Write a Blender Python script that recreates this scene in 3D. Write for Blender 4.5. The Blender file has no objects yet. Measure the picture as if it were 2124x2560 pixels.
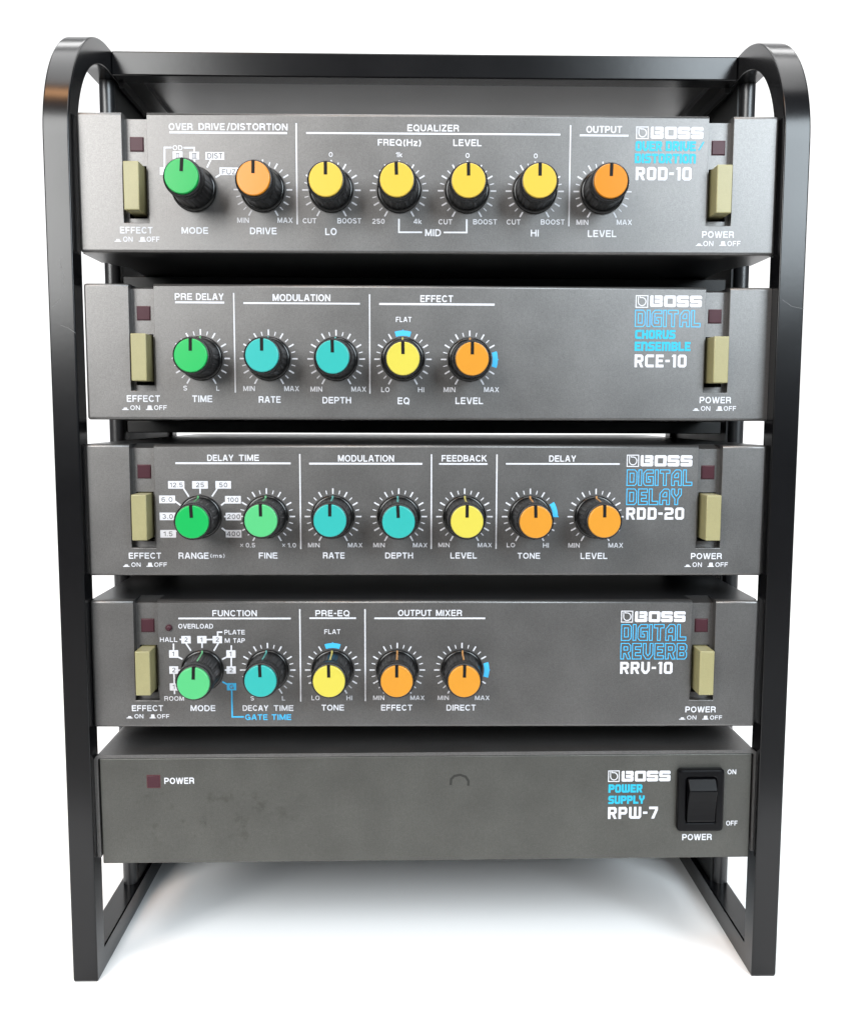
import bpy, bmesh, math, random
from mathutils import Matrix, Vector
random.seed(7)
MM = 0.001
FLOOR = 281.3                     # height of the first unit's top edge over the floor, mm
sc = bpy.context.scene
col = sc.collection

# ------------------------------------------------------------------ camera
cam_data = bpy.data.cameras.new('camera')
cam = bpy.data.objects.new('camera', cam_data)
col.objects.link(cam)
cam_data.sensor_fit = 'VERTICAL'
cam_data.sensor_height = 24.0
cam_data.lens = 24.0 * 2385.783 / 2560.0
cam_data.clip_start = 0.01
cam_data.clip_end = 60.0
CR, CU, CF = Vector([0.999836, -0.01795, 0.002519]), Vector([-0.000687, 0.101357, 0.99485]), Vector([0.018113, 0.994688, -0.101328])
CP = Vector([-6.681724, -306.296205, -92.724565])
m = Matrix((( CR.x, CU.x, -CF.x, CP.x*MM),
            ( CR.y, CU.y, -CF.y, CP.y*MM),
            ( CR.z, CU.z, -CF.z, (CP.z+FLOOR)*MM),
            (0, 0, 0, 1)))
cam.matrix_world = m
sc.camera = cam

# ------------------------------------------------------------------ world, lamps, exposure
world = bpy.data.worlds.new('World')
sc.world = world
world.use_nodes = True
bg = world.node_tree.nodes['Background']
bg.inputs[0].default_value = (0.80, 0.90, 1.0, 1)
bg.inputs[1].default_value = 0.12
sc.view_settings.view_transform = 'Standard'
sc.view_settings.look = 'None'
sc.view_settings.exposure = 0.0
sc.view_settings.gamma = 1.0

def area(name, loc, target, size, sy, power, color=(1, 1, 1)):
    d = bpy.data.lights.new(name, 'AREA')
    d.shape = 'RECTANGLE'; d.size = size; d.size_y = sy
    d.energy = power; d.color = color
    o = bpy.data.objects.new(name, d)
    o.location = loc
    o.rotation_euler = (Vector(target) - Vector(loc)).to_track_quat('-Z', 'Y').to_euler()
    col.objects.link(o)
    return o
area('left_softbox', (-0.42, -0.62, 0.47), (0, 0, 0.17), 0.36, 0.40, 8.0, (0.985, 0.99, 0.98))
area('right_softbox', (0.42, -0.60, 0.495), (0, 0, 0.17), 0.36, 0.36, 8.2, (0.83, 0.93, 1.0))
area('added_front_fill', (0, -0.74, 0.98), (0, 0, 0.05), 0.40, 0.24, 3.6, (1.0, 0.98, 0.96))  # added fill that lifts the floor just in front of the units
area('warm_lamp', (-0.46, -0.62, 1.15), (-0.1, 0, 0.25), 0.30, 0.12, 2.6, (1.0, 0.52, 0.24))
area('added_overhead_fill', (0, -0.1, 1.5), (0, 0.0, 0), 1.3, 1.0, 22.0)  # added from above to bring the floor up to white
area('added_backdrop_fill', (0, 1.0, 1.9), (0, 2.0, 0.4), 2.6, 0.7, 44.0)  # added behind the rack to wash the sweep white

# ------------------------------------------------------------------ materials
def new_mat(name, color, rough=0.5, metal=0.0, spec=0.5, coat=0.0, coat_rough=0.1):
    mt = bpy.data.materials.new(name)
    mt.use_nodes = True
    b = mt.node_tree.nodes['Principled BSDF']
    b.inputs['Base Color'].default_value = (*color, 1)
    b.inputs['Roughness'].default_value = rough
    b.inputs['Metallic'].default_value = metal
    b.inputs['Specular IOR Level'].default_value = spec
    b.inputs['Coat Weight'].default_value = coat
    b.inputs['Coat Roughness'].default_value = coat_rough
    return mt
def nd(mt, t, **kw):
    n = mt.node_tree.nodes.new(t)
    for k, v in kw.items():
        if k in n.inputs.keys(): n.inputs[k].default_value = v
        else: setattr(n, k, v)
    return n
def bsdf(mt): return mt.node_tree.nodes['Principled BSDF']
def ramp(mt, fac, stops):
    r = nd(mt, 'ShaderNodeValToRGB')
    while len(r.color_ramp.elements) < len(stops): r.color_ramp.elements.new(0.5)
    for e, (p, c) in zip(r.color_ramp.elements, stops):
        e.position = p; e.color = (*c, 1) if len(c) == 3 else c
    mt.node_tree.links.new(fac, r.inputs[0])
    return r.outputs[0]
def grain(mt, c, spread=0.11, scale=2600.0, bump=0.12, mottle=70.0, mspread=0.07, rough=None, coarse=900.0):
    """fine paint speckle + broad mottling + bump, driven by object coordinates"""
    L = mt.node_tree.links
    tc = nd(mt, 'ShaderNodeTexCoord')
    n1 = nd(mt, 'ShaderNodeTexNoise', Scale=scale, Detail=2.0)
    n2 = nd(mt, 'ShaderNodeTexNoise', Scale=mottle, Detail=4.0)
    n3 = nd(mt, 'ShaderNodeTexNoise', Scale=coarse, Detail=3.0)
    for n in (n1, n2, n3): L.new(tc.outputs['Object'], n.inputs['Vector'])
    lo = tuple(x*(1-spread) for x in c); hi = tuple(x*(1+spread) for x in c)
    cc = ramp(mt, n1.outputs[0], [(0.3, lo), (0.7, hi)])
    mm = ramp(mt, n2.outputs[0], [(0.3, (1-mspread,)*3), (0.7, (1+mspread,)*3)])
    c3 = ramp(mt, n3.outputs[0], [(0.3, (1-spread*.5,)*3), (0.7, (1+spread*.5,)*3)])
    x1 = nd(mt, 'ShaderNodeMix', data_type='RGBA', blend_type='MULTIPLY'); x1.inputs[0].default_value = 1
    x2 = nd(mt, 'ShaderNodeMix', data_type='RGBA', blend_type='MULTIPLY'); x2.inputs[0].default_value = 1
    L.new(cc, x1.inputs[6]); L.new(mm, x1.inputs[7]); L.new(x1.outputs[2], x2.inputs[6]); L.new(c3, x2.inputs[7])
    L.new(x2.outputs[2], bsdf(mt).inputs['Base Color'])
    b = nd(mt, 'ShaderNodeBump', Strength=bump, Distance=0.00012)
    L.new(n3.outputs[0], b.inputs['Height']); L.new(b.outputs[0], bsdf(mt).inputs['Normal'])
    if rough:
        rr = nd(mt, 'ShaderNodeMapRange')
        rr.inputs['To Min'].default_value = rough[0]; rr.inputs['To Max'].default_value = rough[1]
        L.new(n2.outputs[0], rr.inputs['Value']); L.new(rr.outputs[0], bsdf(mt).inputs['Roughness'])
    return x2.outputs[2], tc

M = {}
def panel_paint(name, c, metal=0.35, rough=0.42, spec=0.5):
    mt = new_mat(name, c, rough, metal, spec)
    grain(mt, c, rough=(rough-.04, rough+.05))
    return mt
M['panel'] = panel_paint('panel_paint', (0.130, 0.127, 0.125), metal=.85)
# power supply: same paint, older, with greasy blotches on the left half
pc = (0.074, 0.074, 0.068)
mt = new_mat('worn_panel_paint', pc, 0.45, 0.7, 0.5)
out, tc = grain(mt, pc, mspread=0.10, rough=(0.40, 0.52))
L = mt.node_tree.links
sep = nd(mt, 'ShaderNodeSeparateXYZ'); L.new(tc.outputs['Object'], sep.inputs[0])
nb = nd(mt, 'ShaderNodeTexNoise', Scale=170.0, Detail=5.0, Roughness=0.62); L.new(tc.outputs['Object'], nb.inputs['Vector'])
blot = ramp(mt, nb.outputs[0], [(0.55, (0, 0, 0)), (0.64, (1, 1, 1))])
def band(sock, a, b, c_, d):
    r1 = nd(mt, 'ShaderNodeMapRange', interpolation_type='SMOOTHSTEP')
    for i, v in zip(('From Min', 'From Max'), (a, b)): r1.inputs[i].default_value = v
    r2 = nd(mt, 'ShaderNodeMapRange', interpolation_type='SMOOTHSTEP')
    for i, v in zip(('From Min', 'From Max'), (c_, d)): r2.inputs[i].default_value = v
    r2.inputs['To Min'].default_value = 1; r2.inputs['To Max'].default_value = 0
    L.new(sock, r1.inputs['Value']); L.new(sock, r2.inputs['Value'])
    mu = nd(mt, 'ShaderNodeMath', operation='MULTIPLY')
    L.new(r1.outputs[0], mu.inputs[0]); L.new(r2.outputs[0], mu.inputs[1]); return mu.outputs[0]
bx = band(sep.outputs[0], -.108, -.092, -.060, -.030)
bz = band(sep.outputs[2], -.034, -.026, -.014, -.007)
def mul(a, b):
    mu = nd(mt, 'ShaderNodeMath', operation='MULTIPLY'); L.new(a, mu.inputs[0]); L.new(b, mu.inputs[1]); return mu.outputs[0]
k = mul(mul(bx, bz), blot)
k2 = nd(mt, 'ShaderNodeMath', operation='MULTIPLY'); k2.inputs[1].default_value = 0.28; L.new(k, k2.inputs[0])
mx = nd(mt, 'ShaderNodeMix', data_type='RGBA'); L.new(k2.outputs[0], mx.inputs[0]); L.new(out, mx.inputs[6]); mx.inputs[7].default_value = (0.022, 0.022, 0.015, 1)
L.new(mx.outputs[2], bsdf(mt).inputs['Base Color'])
M['worn'] = mt
M['case'] = new_mat('case_paint', (0.013, 0.013, 0.014), 0.34, 0.2, 0.5); grain(M['case'], (0.013, 0.013, 0.014), bump=.1)
M['frame'] = new_mat('black_enamel', (0.003, 0.003, 0.0035), 0.24, 0.0, 0.32)
grain(M['frame'], (0.003, 0.003, 0.0035), spread=.2, bump=0.05, mottle=40, rough=(0.17, 0.24), coarse=500)
M['post'] = new_mat('satin_black_post', (0.010, 0.010, 0.011), 0.36, 0.0, 0.6)
M['plate'] = new_mat('grey_plate_paint', (0.030, 0.029, 0.026), 0.30, 0.0, 0.5); grain(M['plate'], (0.030, 0.029, 0.026), bump=.1, mottle=12, mspread=.25, rough=(.22, .42))
M['sheet'] = new_mat('black_sheet_paint', (0.009, 0.009, 0.009), 0.38, 0.0, 0.2); grain(M['sheet'], (0.009, 0.009, 0.009), bump=.1, rough=(.33, .46))
M['scratch'] = new_mat('bare_scratch', (0.10, 0.10, 0.10), 0.5)
M['dark'] = new_mat('slot_black', (0.004, 0.004, 0.004), 0.7)
M['white'] = new_mat('white_ink', (0.46, 0.47, 0.50), 0.5, 0, .3); grain(M['white'], (0.46, 0.47, 0.50), spread=.06, bump=.02, mspread=.05)
M['blue'] = new_mat('blue_ink', (0.04, 0.34, 0.60), 0.5, 0, .3)
M['cyan'] = new_mat('cyan_ink', (0.014, 0.29, 0.42), 0.5, 0, .3)
M['cut'] = new_mat('grey_number_ink', (0.10, 0.10, 0.105), 0.5, 0, .3)
M['knob'] = new_mat('black_knob_plastic', (0.005, 0.005, 0.0055), 0.30, 0, .30)
M['skirt'] = new_mat('black_skirt_plastic', (0.004, 0.004, 0.004), 0.20, 0, .32)
M['slot'] = new_mat('black_pointer_ink', (0.006, 0.006, 0.006), 0.6, 0, .12)
CAPS = {'deep_green': (0.002, 0.255, 0.048), 'green': (0.005, 0.285, 0.062), 'pale_green': (0.062, 0.345, 0.130),
        'turquoise': (0.022, 0.285, 0.265), 'yellow': (0.46, 0.325, 0.040), 'lemon': (0.44, 0.385, 0.055),
        'orange': (0.44, 0.155, 0.004), 'pale_orange': (0.45, 0.195, 0.020)}
for k_, c_ in CAPS.items():
    M[k_] = new_mat(k_ + '_cap_plastic', tuple(x*.90 for x in c_), 0.28, 0, .38)
    M[k_ + '_line'] = new_mat(k_ + '_pointer_paint', tuple(x*.6 + .04 for x in c_), 0.5)
M['beige'] = new_mat('beige_button_plastic', (0.215, 0.198, 0.100), 0.38, 0, .4); grain(M['beige'], (0.215, 0.198, 0.100), spread=.04, bump=.05, mspread=.06)
M['lens'] = new_mat('dark_red_lens', (0.042, 0.016, 0.021), 0.30, 0, .14)
M['rim'] = new_mat('red_lens_edge', (0.05, 0.008, 0.012), 0.4)
M['rocker'] = new_mat('black_rocker_plastic', (0.002, 0.002, 0.0025), 0.30, 0, .12)
M['wear'] = new_mat('tape_residue', (0.012, 0.012, 0.010), 0.8)
M['ground'] = new_mat('added_ground_grey', (0.16, 0.155, 0.15), 0.55)  # for the out-of-view ground added around the white sheet
M['floor'] = new_mat('white_paper', (0.86, 0.86, 0.86), 0.75, 0, .2)

# ------------------------------------------------------------------ mesh helpers (all millimetres)
def empty(name, loc=(0, 0, 0), rot=(0, 0, 0), **props):
    o = bpy.data.objects.new(name, None); col.objects.link(o)
    o.empty_display_size = .01
    o.location = (loc[0]*MM, loc[1]*MM, (loc[2])*MM); o.rotation_euler = rot
    for k, v in props.items(): o[k] = v
    return o
def obj(name, bm_or_me, mats, parent=None, loc=None, rot=None, smooth=False, label=None, kind=None):
    if isinstance(bm_or_me, bmesh.types.BMesh):
        me = bpy.data.meshes.new(name); bm_or_me.to_mesh(me); bm_or_me.free()
        me.transform(Matrix.Scale(MM, 4))
        for mt in (mats if isinstance(mats, (list, tuple)) else [mats]): me.materials.append(mt)
        if smooth: me.shade_smooth()
    else: me = bm_or_me
    o = bpy.data.objects.new(name, me); col.objects.link(o)
    if parent: o.parent = parent
    if loc is not None: o.location = tuple(v*MM for v in loc)
    if rot is not None: o.rotation_euler = rot
    if label: o['label'] = label
    if kind: o['kind'] = kind
    return o
def box_bm(bm, x0, x1, y0, y1, z0, z1, bev=0.0, seg=2, mi=0):
    vs = [bm.verts.new((x, y, z)) for x in (x0, x1) for y in (y0, y1) for z in (z0, z1)]
    fs = [(0,1,3,2),(4,6,7,5),(0,4,5,1),(2,3,7,6),(0,2,6,4),(1,5,7,3)]
    faces = [bm.faces.new([vs[i] for i in f]) for f in fs]
    for f in faces: f.material_index = mi
    if bev:
        es = {e for f in faces for e in f.edges}
        r = bmesh.ops.bevel(bm, geom=list(es), offset=bev, segments=seg, profile=.5, affect='EDGES')
        for f in r['faces']: f.material_index = mi; f.smooth = True
    return bm
def bx(*a, **k): return box_bm(bmesh.new(), *a, **k)
def prism(bm, pts, a0, a1, axis='y', mi=0):
    """polygon extruded along an axis; pts are (x,z) for y, (y,z) for x, (x,y) for z"""
    def P(p, a): return {'y': (p[0], a, p[1]), 'x': (a, p[0], p[1]), 'z': (p[0], p[1], a)}[axis]
    A = [bm.verts.new(P(p, a0)) for p in pts]; B = [bm.verts.new(P(p, a1)) for p in pts]
    n = len(pts); fs = [bm.faces.new(A), bm.faces.new(B[::-1])]
    for i in range(n): fs.append(bm.faces.new((A[i], B[i], B[(i+1) % n], A[(i+1) % n])))
    for f in fs: f.material_index = mi
    bmesh.ops.recalc_face_normals(bm, faces=bm.faces)
    return fs
def lathe(bm, prof, seg=96, mod=None, mi=0, cap=True):
    """revolve (r, y) about the y axis; mod(i, j, r) may vary the radius"""
    rings = []
    for j, (r, y) in enumerate(prof):
        ring = []
        for i in range(seg):
            a = 2*math.pi*i/seg; rr = mod(a, j, r) if mod else r
            ring.append(bm.verts.new((rr*math.sin(a), y, rr*math.cos(a))))
        rings.append(ring)
    for j in range(len(rings)-1):
        for i in range(seg):
            f = bm.faces.new((rings[j][i], rings[j][(i+1) % seg], rings[j+1][(i+1) % seg], rings[j+1][i]))
            f.material_index = mi; f.smooth = True
    if cap:
        f = bm.faces.new(rings[-1]); f.material_index = mi
    bmesh.ops.recalc_face_normals(bm, faces=bm.faces)
    return rings
INK = -0.05
def strip(bm, pts, w, y=INK, closed=False):
    """flat mitred ribbon in the x-z plane"""
    q_ = [Vector((p[0], p[1])) for p in pts]
    pts = [q_[0]] + [b for a, b in zip(q_, q_[1:]) if (b-a).length > 1e-4]
    n = len(pts); Lf, Rt = [], []
    for i in range(n):
        if closed: a, b = pts[i]-pts[i-1], pts[(i+1) % n]-pts[i]
        else:
            a = pts[i]-pts[i-1] if i else pts[1]-pts[0]
            b = pts[i+1]-pts[i] if i < n-1 else a
        a, b = a.normalized(), b.normalized()
        na, nb = Vector((-a.y, a.x)), Vector((-b.y, b.x))
        mt_ = (na+nb)
        if mt_.length < 1e-4: mt_ = na.copy()
        mt_.normalize(); k = w/2/max(0.35, mt_.dot(nb))
        Lf.append(bm.verts.new((pts[i].x+mt_.x*k, y, pts[i].y+mt_.y*k)))
        Rt.append(bm.verts.new((pts[i].x-mt_.x*k, y, pts[i].y-mt_.y*k)))
    for i in range(n if closed else n-1):
        j = (i+1) % n
        bm.faces.new((Lf[i], Rt[i], Rt[j], Lf[j]))
def quad(bm, x0, x1, z0, z1, y=INK):
    bm.faces.new([bm.verts.new(p) for p in ((x0, y, z0), (x1, y, z0), (x1, y, z1), (x0, y, z1))])

# ------------------------------------------------------------------ lettering: upright sans strokes, cap height 10
def A(cx, cy, rx, ry, a0, a1, n=10):
    return [(cx+rx*math.cos(math.radians(a0+(a1-a0)*i/n)), cy+ry*math.sin(math.radians(a0+(a1-a0)*i/n))) for i in range(n+1)]
s = 0.78
G = {
 'A': (8.4, [[(.75,0),(3.75,10)],[(7.65,0),(4.65,10)],[(1.9,3.2),(6.5,3.2)]]),
 'B': (7.6, [[(s,0),(s,10)],[(s,s),(4.8,s)]+A(4.8,3.0,2.1,2.25,-90,90)+[(s,5.25)],[(s,9.22),(4.5,9.22)]+A(4.5,7.25,1.9,1.98,90,-90)+[(s,5.27)]]),
 'C': (8.2, [A(4.3,5,3.5,4.25,38,322,20)]),
 'D': (8.0, [[(s,0),(s,10)],[(s,s),(3.6,s)]+A(3.6,5,3.6,4.25,-90,90,14)+[(s,9.22)]]),
 'E': (7.0, [[(s,0),(s,10)],[(s,s),(7,s)],[(s,5.2),(6.4,5.2)],[(s,9.22),(6.9,9.22)]]),
 'F': (6.6, [[(s,0),(s,10)],[(s,4.9),(6.0,4.9)],[(s,9.22),(6.6,9.22)]]),
 'G': (8.6, [A(4.3,5,3.5,4.25,40,330,20),[(4.6,4.6),(7.85,4.6),(7.85,0.1)]]),
 'H': (7.8, [[(s,0),(s,10)],[(7.02,0),(7.02,10)],[(s,5.2),(7.02,5.2)]]),
 'I': (1.6, [[(.8,0),(.8,10)]]),
 'J': (6.0, [[(5.2,10),(5.2,3)]+A(3,3,2.2,2.25,0,-180)]),
 'K': (7.8, [[(s,0),(s,10)],[(7.0,10),(s,3.6)],[(3.0,5.6),(7.2,0)]]),
 'L': (6.4, [[(s,0),(s,10)],[(s,s),(6.4,s)]]),
 'M': (9.2, [[(s,0),(s,10)],[(8.42,0),(8.42,10)],[(1.1,10),(4.6,0.6)],[(8.1,10),(4.6,0.6)]]),
 'N': (7.9, [[(s,0),(s,10)],[(7.12,0),(7.12,10)],[(1.0,9.6),(6.9,0.4)]]),
 'O': (8.8, [A(4.4,5,3.6,4.25,0,348,26)+[(8.0,5.0)]]),
 'P': (7.3, [[(s,0),(s,10)],[(s,9.22),(4.4,9.22)]+A(4.4,6.8,2.15,2.42,90,-90)+[(s,4.38)]]),
 'Q': (8.8, [A(4.4,5,3.6,4.25,0,348,26)+[(8.0,5.0)],[(5.0,2.8),(8.2,-.3)]]),
 'R': (7.8, [[(s,0),(s,10)],[(s,9.22),(4.6,9.22)]+A(4.6,7.0,2.15,2.22,90,-90)+[(s,4.78)],[(4.8,4.8),(6.2,4.2),(6.6,2.2),(6.9,0)]]),
 'S': (7.4, [A(3.75,7.15,2.85,2.1,20,200,10)+[(1.5,5.9),(5.6,4.4)]+A(3.7,2.85,2.95,2.1,20,-160,10)]),
 'T': (7.4, [[(3.7,0),(3.7,10)],[(0,9.22),(7.4,9.22)]]),
 'U': (7.8, [[(s,10),(s,3.6)]+A(3.9,3.6,3.12,2.85,180,360,12)+[(7.02,10)]]),
 'V': (8.2, [[(.75,10),(3.7,0)],[(7.45,10),(4.5,0)]]),
 'W': (11.6, [[(.75,10),(3.0,0)],[(5.6,10),(3.5,0)],[(6.0,10),(8.1,0)],[(10.85,10),(8.6,0)]]),
 'X': (8.0, [[(.8,10),(7.2,0)],[(7.2,10),(.8,0)]]),
 'Y': (8.0, [[(4,0),(4,4.4)],[(.8,10),(4,4.2)],[(7.2,10),(4,4.2)]]),
 'Z': (7.2, [[(0.2,9.22),(7,9.22)],[(.2,s),(7.2,s)],[(6.4,9.0),(.8,1.0)]]),
 '0': (6.8, [A(3.4,5,2.6,4.25,0,346,24)+[(6.0,5.0)]]),
 '1': (4.2, [[(3.3,0),(3.3,10)],[(3.0,8.2),(.3,7.4)]]),
 '2': (6.8, [A(3.4,6.9,2.5,2.35,165,-30,12)+[(3.6,3.6),(1.4,2.2),(.8,s)],[(.2,s),(6.6,s)]]),
 '3': (6.8, [A(3.3,7.2,2.3,2.05,160,-70,10),A(3.4,2.95,2.5,2.2,80,-165,12)]),
 '4': (7.0, [[(5.1,0),(5.1,10)],[(4.8,9.8),(.5,3.0)],[(.2,2.6),(6.9,2.6)]]),
 '5': (6.8, [[(6.2,9.22),(1.4,9.22),(1.0,5.2)],[(1.0,5.0)]+A(3.5,3.2,2.5,2.45,120,-165,14)]),
 '6': (6.8, [A(3.4,3.2,2.5,2.45,0,350,20)+[(5.9,3.2)],[(.95,3.2),(1.0,5.6)]+A(3.5,6.4,2.5,2.85,170,35,8)]),
 'k': (6.0, [[(.7,0),(.7,10)],[(5.4,7),(.7,2.6)],[(2.4,4.2),(5.6,0)]]),
 'm': (9.5, [[(.7,0),(.7,7)],[(.7,4.6)]+A(2.7,4.6,2.0,1.7,180,0,8)+[(4.7,0)],[(4.75,4.6)]+A(6.75,4.6,2.0,1.7,180,0,8)+[(8.75,0)]]),
 's': (5.6, [A(2.8,5.1,2.0,1.3,20,200,8)+[(1.4,4.2),(4.2,3.1)]+A(2.8,2.1,2.1,1.35,20,-160,8)]),
 'z': (5.4, [[(0.2,6.4),(5.2,6.4)],[(.2,.7),(5.4,.7)],[(4.7,6.1),(.7,1.0)]]),
 '/': (4.4, [[(.5,-.6),(3.9,10.6)]]),
 '(': (3.2, [A(5.2,4.3,4.3,6.6,130,230,8)]),
 ')': (3.2, [A(-2.0,4.3,4.3,6.6,50,-50,8)]),
 '-': (3.8, [[(0,4.6),(3.8,4.6)]]),
 '.': (1.8, [[(.9,0),(.9,1.7)]]),
 '*': (6.0, [[(.6,.6),(5.4,9.4)],[(.6,9.4),(5.4,.6)]]),
 '!': (4.0, [[(2,0),(2,10)],[(0,.5),(4,.5)],[(0,9.5),(4,9.5)]]),
 '$': (6.4, [[(2.0,0),(2.0,10)],[(4.4,0),(4.4,10)],[(0,.5),(6.4,.5)],[(0,9.5),(6.4,9.5)]]),
 '#': (8.4, [[(1.9,0),(1.9,10)],[(4.2,0),(4.2,10)],[(6.5,0),(6.5,10)],[(0,.5),(8.4,.5)],[(0,9.5),(8.4,9.5)]]),
}
def text_bm(bm, t, x0, x1, z0, z1, weight=1.62, y=INK, gap=1.55):
    if t[0] == '1' and len(t) == 1: gap = 0
    tot = sum(G[c][0] for c in t) + gap*(len(t)-1)
    if t.startswith('(') and 's' in t: z0, z1 = z0+.28, z1-.12
    kx, kz = (x1-x0)/tot, (z1-z0)/10.0
    x, k = 0.0, 0
    for c in t:
        for pl in G[c][1]:
            if len(pl) < 2: continue
            thin = .75 if c in '!$#' else 1.0
            strip(bm, [(x0+(x+px)*kx, z0+pz*kz) for px, pz in pl], weight*thin*(z1-z0)/10.0, y - .003*(k % 5)); k += 1
        x += G[c][0] + gap
# chamfered block letters: contours on a 10 x 14 grid (outer, holes)
Hd = [(3,3),(7,3),(7,11),(3,11)]
BK = {
 'D': (10, [[(0,0),(8,0),(10,2),(10,12),(8,14),(0,14)], Hd]),
 'O': (10, [[(2,0),(8,0),(10,2),(10,12),(8,14),(2,14),(0,12),(0,2)], Hd]),
 '0': (10, [[(2,0),(8,0),(10,2),(10,12),(8,14),(2,14),(0,12),(0,2)], Hd]),
 'I': (3, [[(0,0),(3,0),(3,14),(0,14)]]),
 'G': (10, [[(2,0),(10,0),(10,8),(5,8),(5,5.5),(7,5.5),(7,3),(3,3),(3,11),(10,11),(10,14),(3,14),(0,11),(0,2)]]),
 'T': (10, [[(3.5,0),(6.5,0),(6.5,11),(10,11),(10,14),(0,14),(0,11),(3.5,11)]]),
 'A': (10, [[(0,0),(3,0),(3,4),(7,4),(7,0),(10,0),(10,12.5),(8.5,14),(4,14),(0,10)], [(3,7),(7,7),(7,11),(5,11),(3,9)]]),
 'L': (9, [[(0,0),(9,0),(9,3),(3,3),(3,14),(0,14)]]),
 'E': (9, [[(0,0),(9,0),(9,3),(3,3),(3,5.7),(8,5.7),(8,8.5),(3,8.5),(3,11),(9,11),(9,14),(0,14)]]),
 'Y': (10, [[(3.5,0),(6.5,0),(6.5,5),(10,9),(10,14),(7,14),(7,9.8),(5,7.6),(3,9.8),(3,14),(0,14),(0,9),(3.5,5)]]),
 'R': (10, [[(0,0),(3,0),(3,5),(4.5,5),(7,0),(10,0),(7.6,5.4),(10,7.2),(10,12),(8,14),(0,14)], [(3,8),(7,8),(7,11),(3,11)]]),
 'V': (10, [[(3.2,0),(6.8,0),(10,4),(10,14),(7,14),(7,5),(5,2.8),(3,5),(3,14),(0,14),(0,4)]]),
 'B': (10, [[(0,0),(8,0),(10,2),(10,5.5),(8.6,7),(10,8.5),(10,12),(8,14),(0,14)], [(3,3),(7,3),(7,5.7),(3,5.7)], [(3,8.5),(7,8.5),(7,11),(3,11)]]),
 'C': (10, [[(2,0),(10,0),(10,3),(3,3),(3,11),(10,11),(10,14),(2,14),(0,12),(0,2)]]),
 'H': (10, [[(0,0),(3,0),(3,5.5),(7,5.5),(7,0),(10,0),(10,14),(7,14),(7,8.5),(3,8.5),(3,14),(0,14)]]),
 'U': (10, [[(2,0),(8,0),(10,2),(10,14),(7,14),(7,3),(3,3),(3,14),(0,14),(0,2)]]),
 'S': (10, [[(0,0),(8,0),(10,2),(10,6.5),(8,8.5),(3,8.5),(3,11),(10,11),(10,14),(2,14),(0,12),(0,7.5),(2,5.5),(7,5.5),(7,3),(0,3)]]),
 'N': (10, [[(0,0),(3,0),(3,11),(7,11),(7,0),(10,0),(10,12),(8,14),(0,14)]]),
 'M': (14, [[(0,0),(3,0),(3,11),(5.5,11),(5.5,0),(8.5,0),(8.5,11),(11,11),(11,0),(14,0),(14,12),(12,14),(0,14)]]),
 'P': (10, [[(0,0),(3,0),(3,5),(8,5),(10,7),(10,12),(8,14),(0,14)], [(3,8),(7,8),(7,11),(3,11)]]),
 'W': (14, [[(2,0),(12,0),(14,2),(14,14),(11,14),(11,3),(8.5,3),(8.5,14),(5.5,14),(5.5,3),(3,3),(3,14),(0,14),(0,2)]]),
 '1': (5, [[(2,0),(5,0),(5,14),(1.5,14),(0,11.5),(2,11.5)]]),
 '2': (10, [[(0,0),(10,0),(10,3),(3,3),(3,5.5),(8,5.5),(10,7.5),(10,12),(8,14),(0,14),(0,11),(7,11),(7,8.5),(2,8.5),(0,6.5)]]),
 '7': (10, [[(2.5,0),(5.8,0),(10,10),(10,14),(0,14),(0,11),(6.8,11),(6.8,10.3)]]),
 '-': (5, [[(0,5.7),(5,5.7),(5,8.3),(0,8.3)]]),
 '/': (6, [[(0,0),(1.6,0),(6,14),(4.4,14)]]),
}
LOGO = [(0, [[(1,0),(9.8,0),(10.8,1),(10.8,4.2),(10.2,5),(10.8,5.8),(10.8,9),(9.8,10),(3.9,10),(3.9,7.2),(8.2,7.2),(8.2,6.4),(3.9,6.4),(3.9,3.6),(8.2,3.6),(8.2,2.8),(2.7,2.8),(2.7,10),(.8,10),(0,9.2),(0,.8)]]),
 (11.9, [[(1,0),(9.2,0),(10.2,1),(10.2,9),(9.2,10),(1,10),(0,9),(0,1)], [(2.8,2.6),(7.4,2.6),(7.4,7.4),(2.8,7.4)]]),
 (22.8, [[(1,0),(9.2,0),(10.2,1),(10.2,5.2),(9.2,6.2),(2.9,6.2),(2.9,7.2),(10.2,7.0),(10.2,9),(9.2,10),(1,10),(0,9),(0,4.8),(1,3.8),(7.3,3.8),(7.3,2.9),(0,3.1),(0,1)]]),
 (33.9, [[(1,0),(9.2,0),(10.2,1),(10.2,5.2),(9.2,6.2),(2.9,6.2),(2.9,7.2),(10.2,7.0),(10.2,9),(9.2,10),(1,10),(0,9),(0,4.8),(1,3.8),(7.3,3.8),(7.3,2.9),(0,3.1),(0,1)]])]
from mathutils.geometry import tessellate_polygon
def fill(bm, contours, y=INK):
    polys = [[Vector((p[0], p[1], 0)) for p in c] for c in contours]
    flat = [v for pl in polys for v in pl]
    vs = [bm.verts.new((v.x, y, v.y)) for v in flat]
    for t in tessellate_polygon(polys):
        try: bm.faces.new([vs[i] for i in t])
        except ValueError: pass
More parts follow.
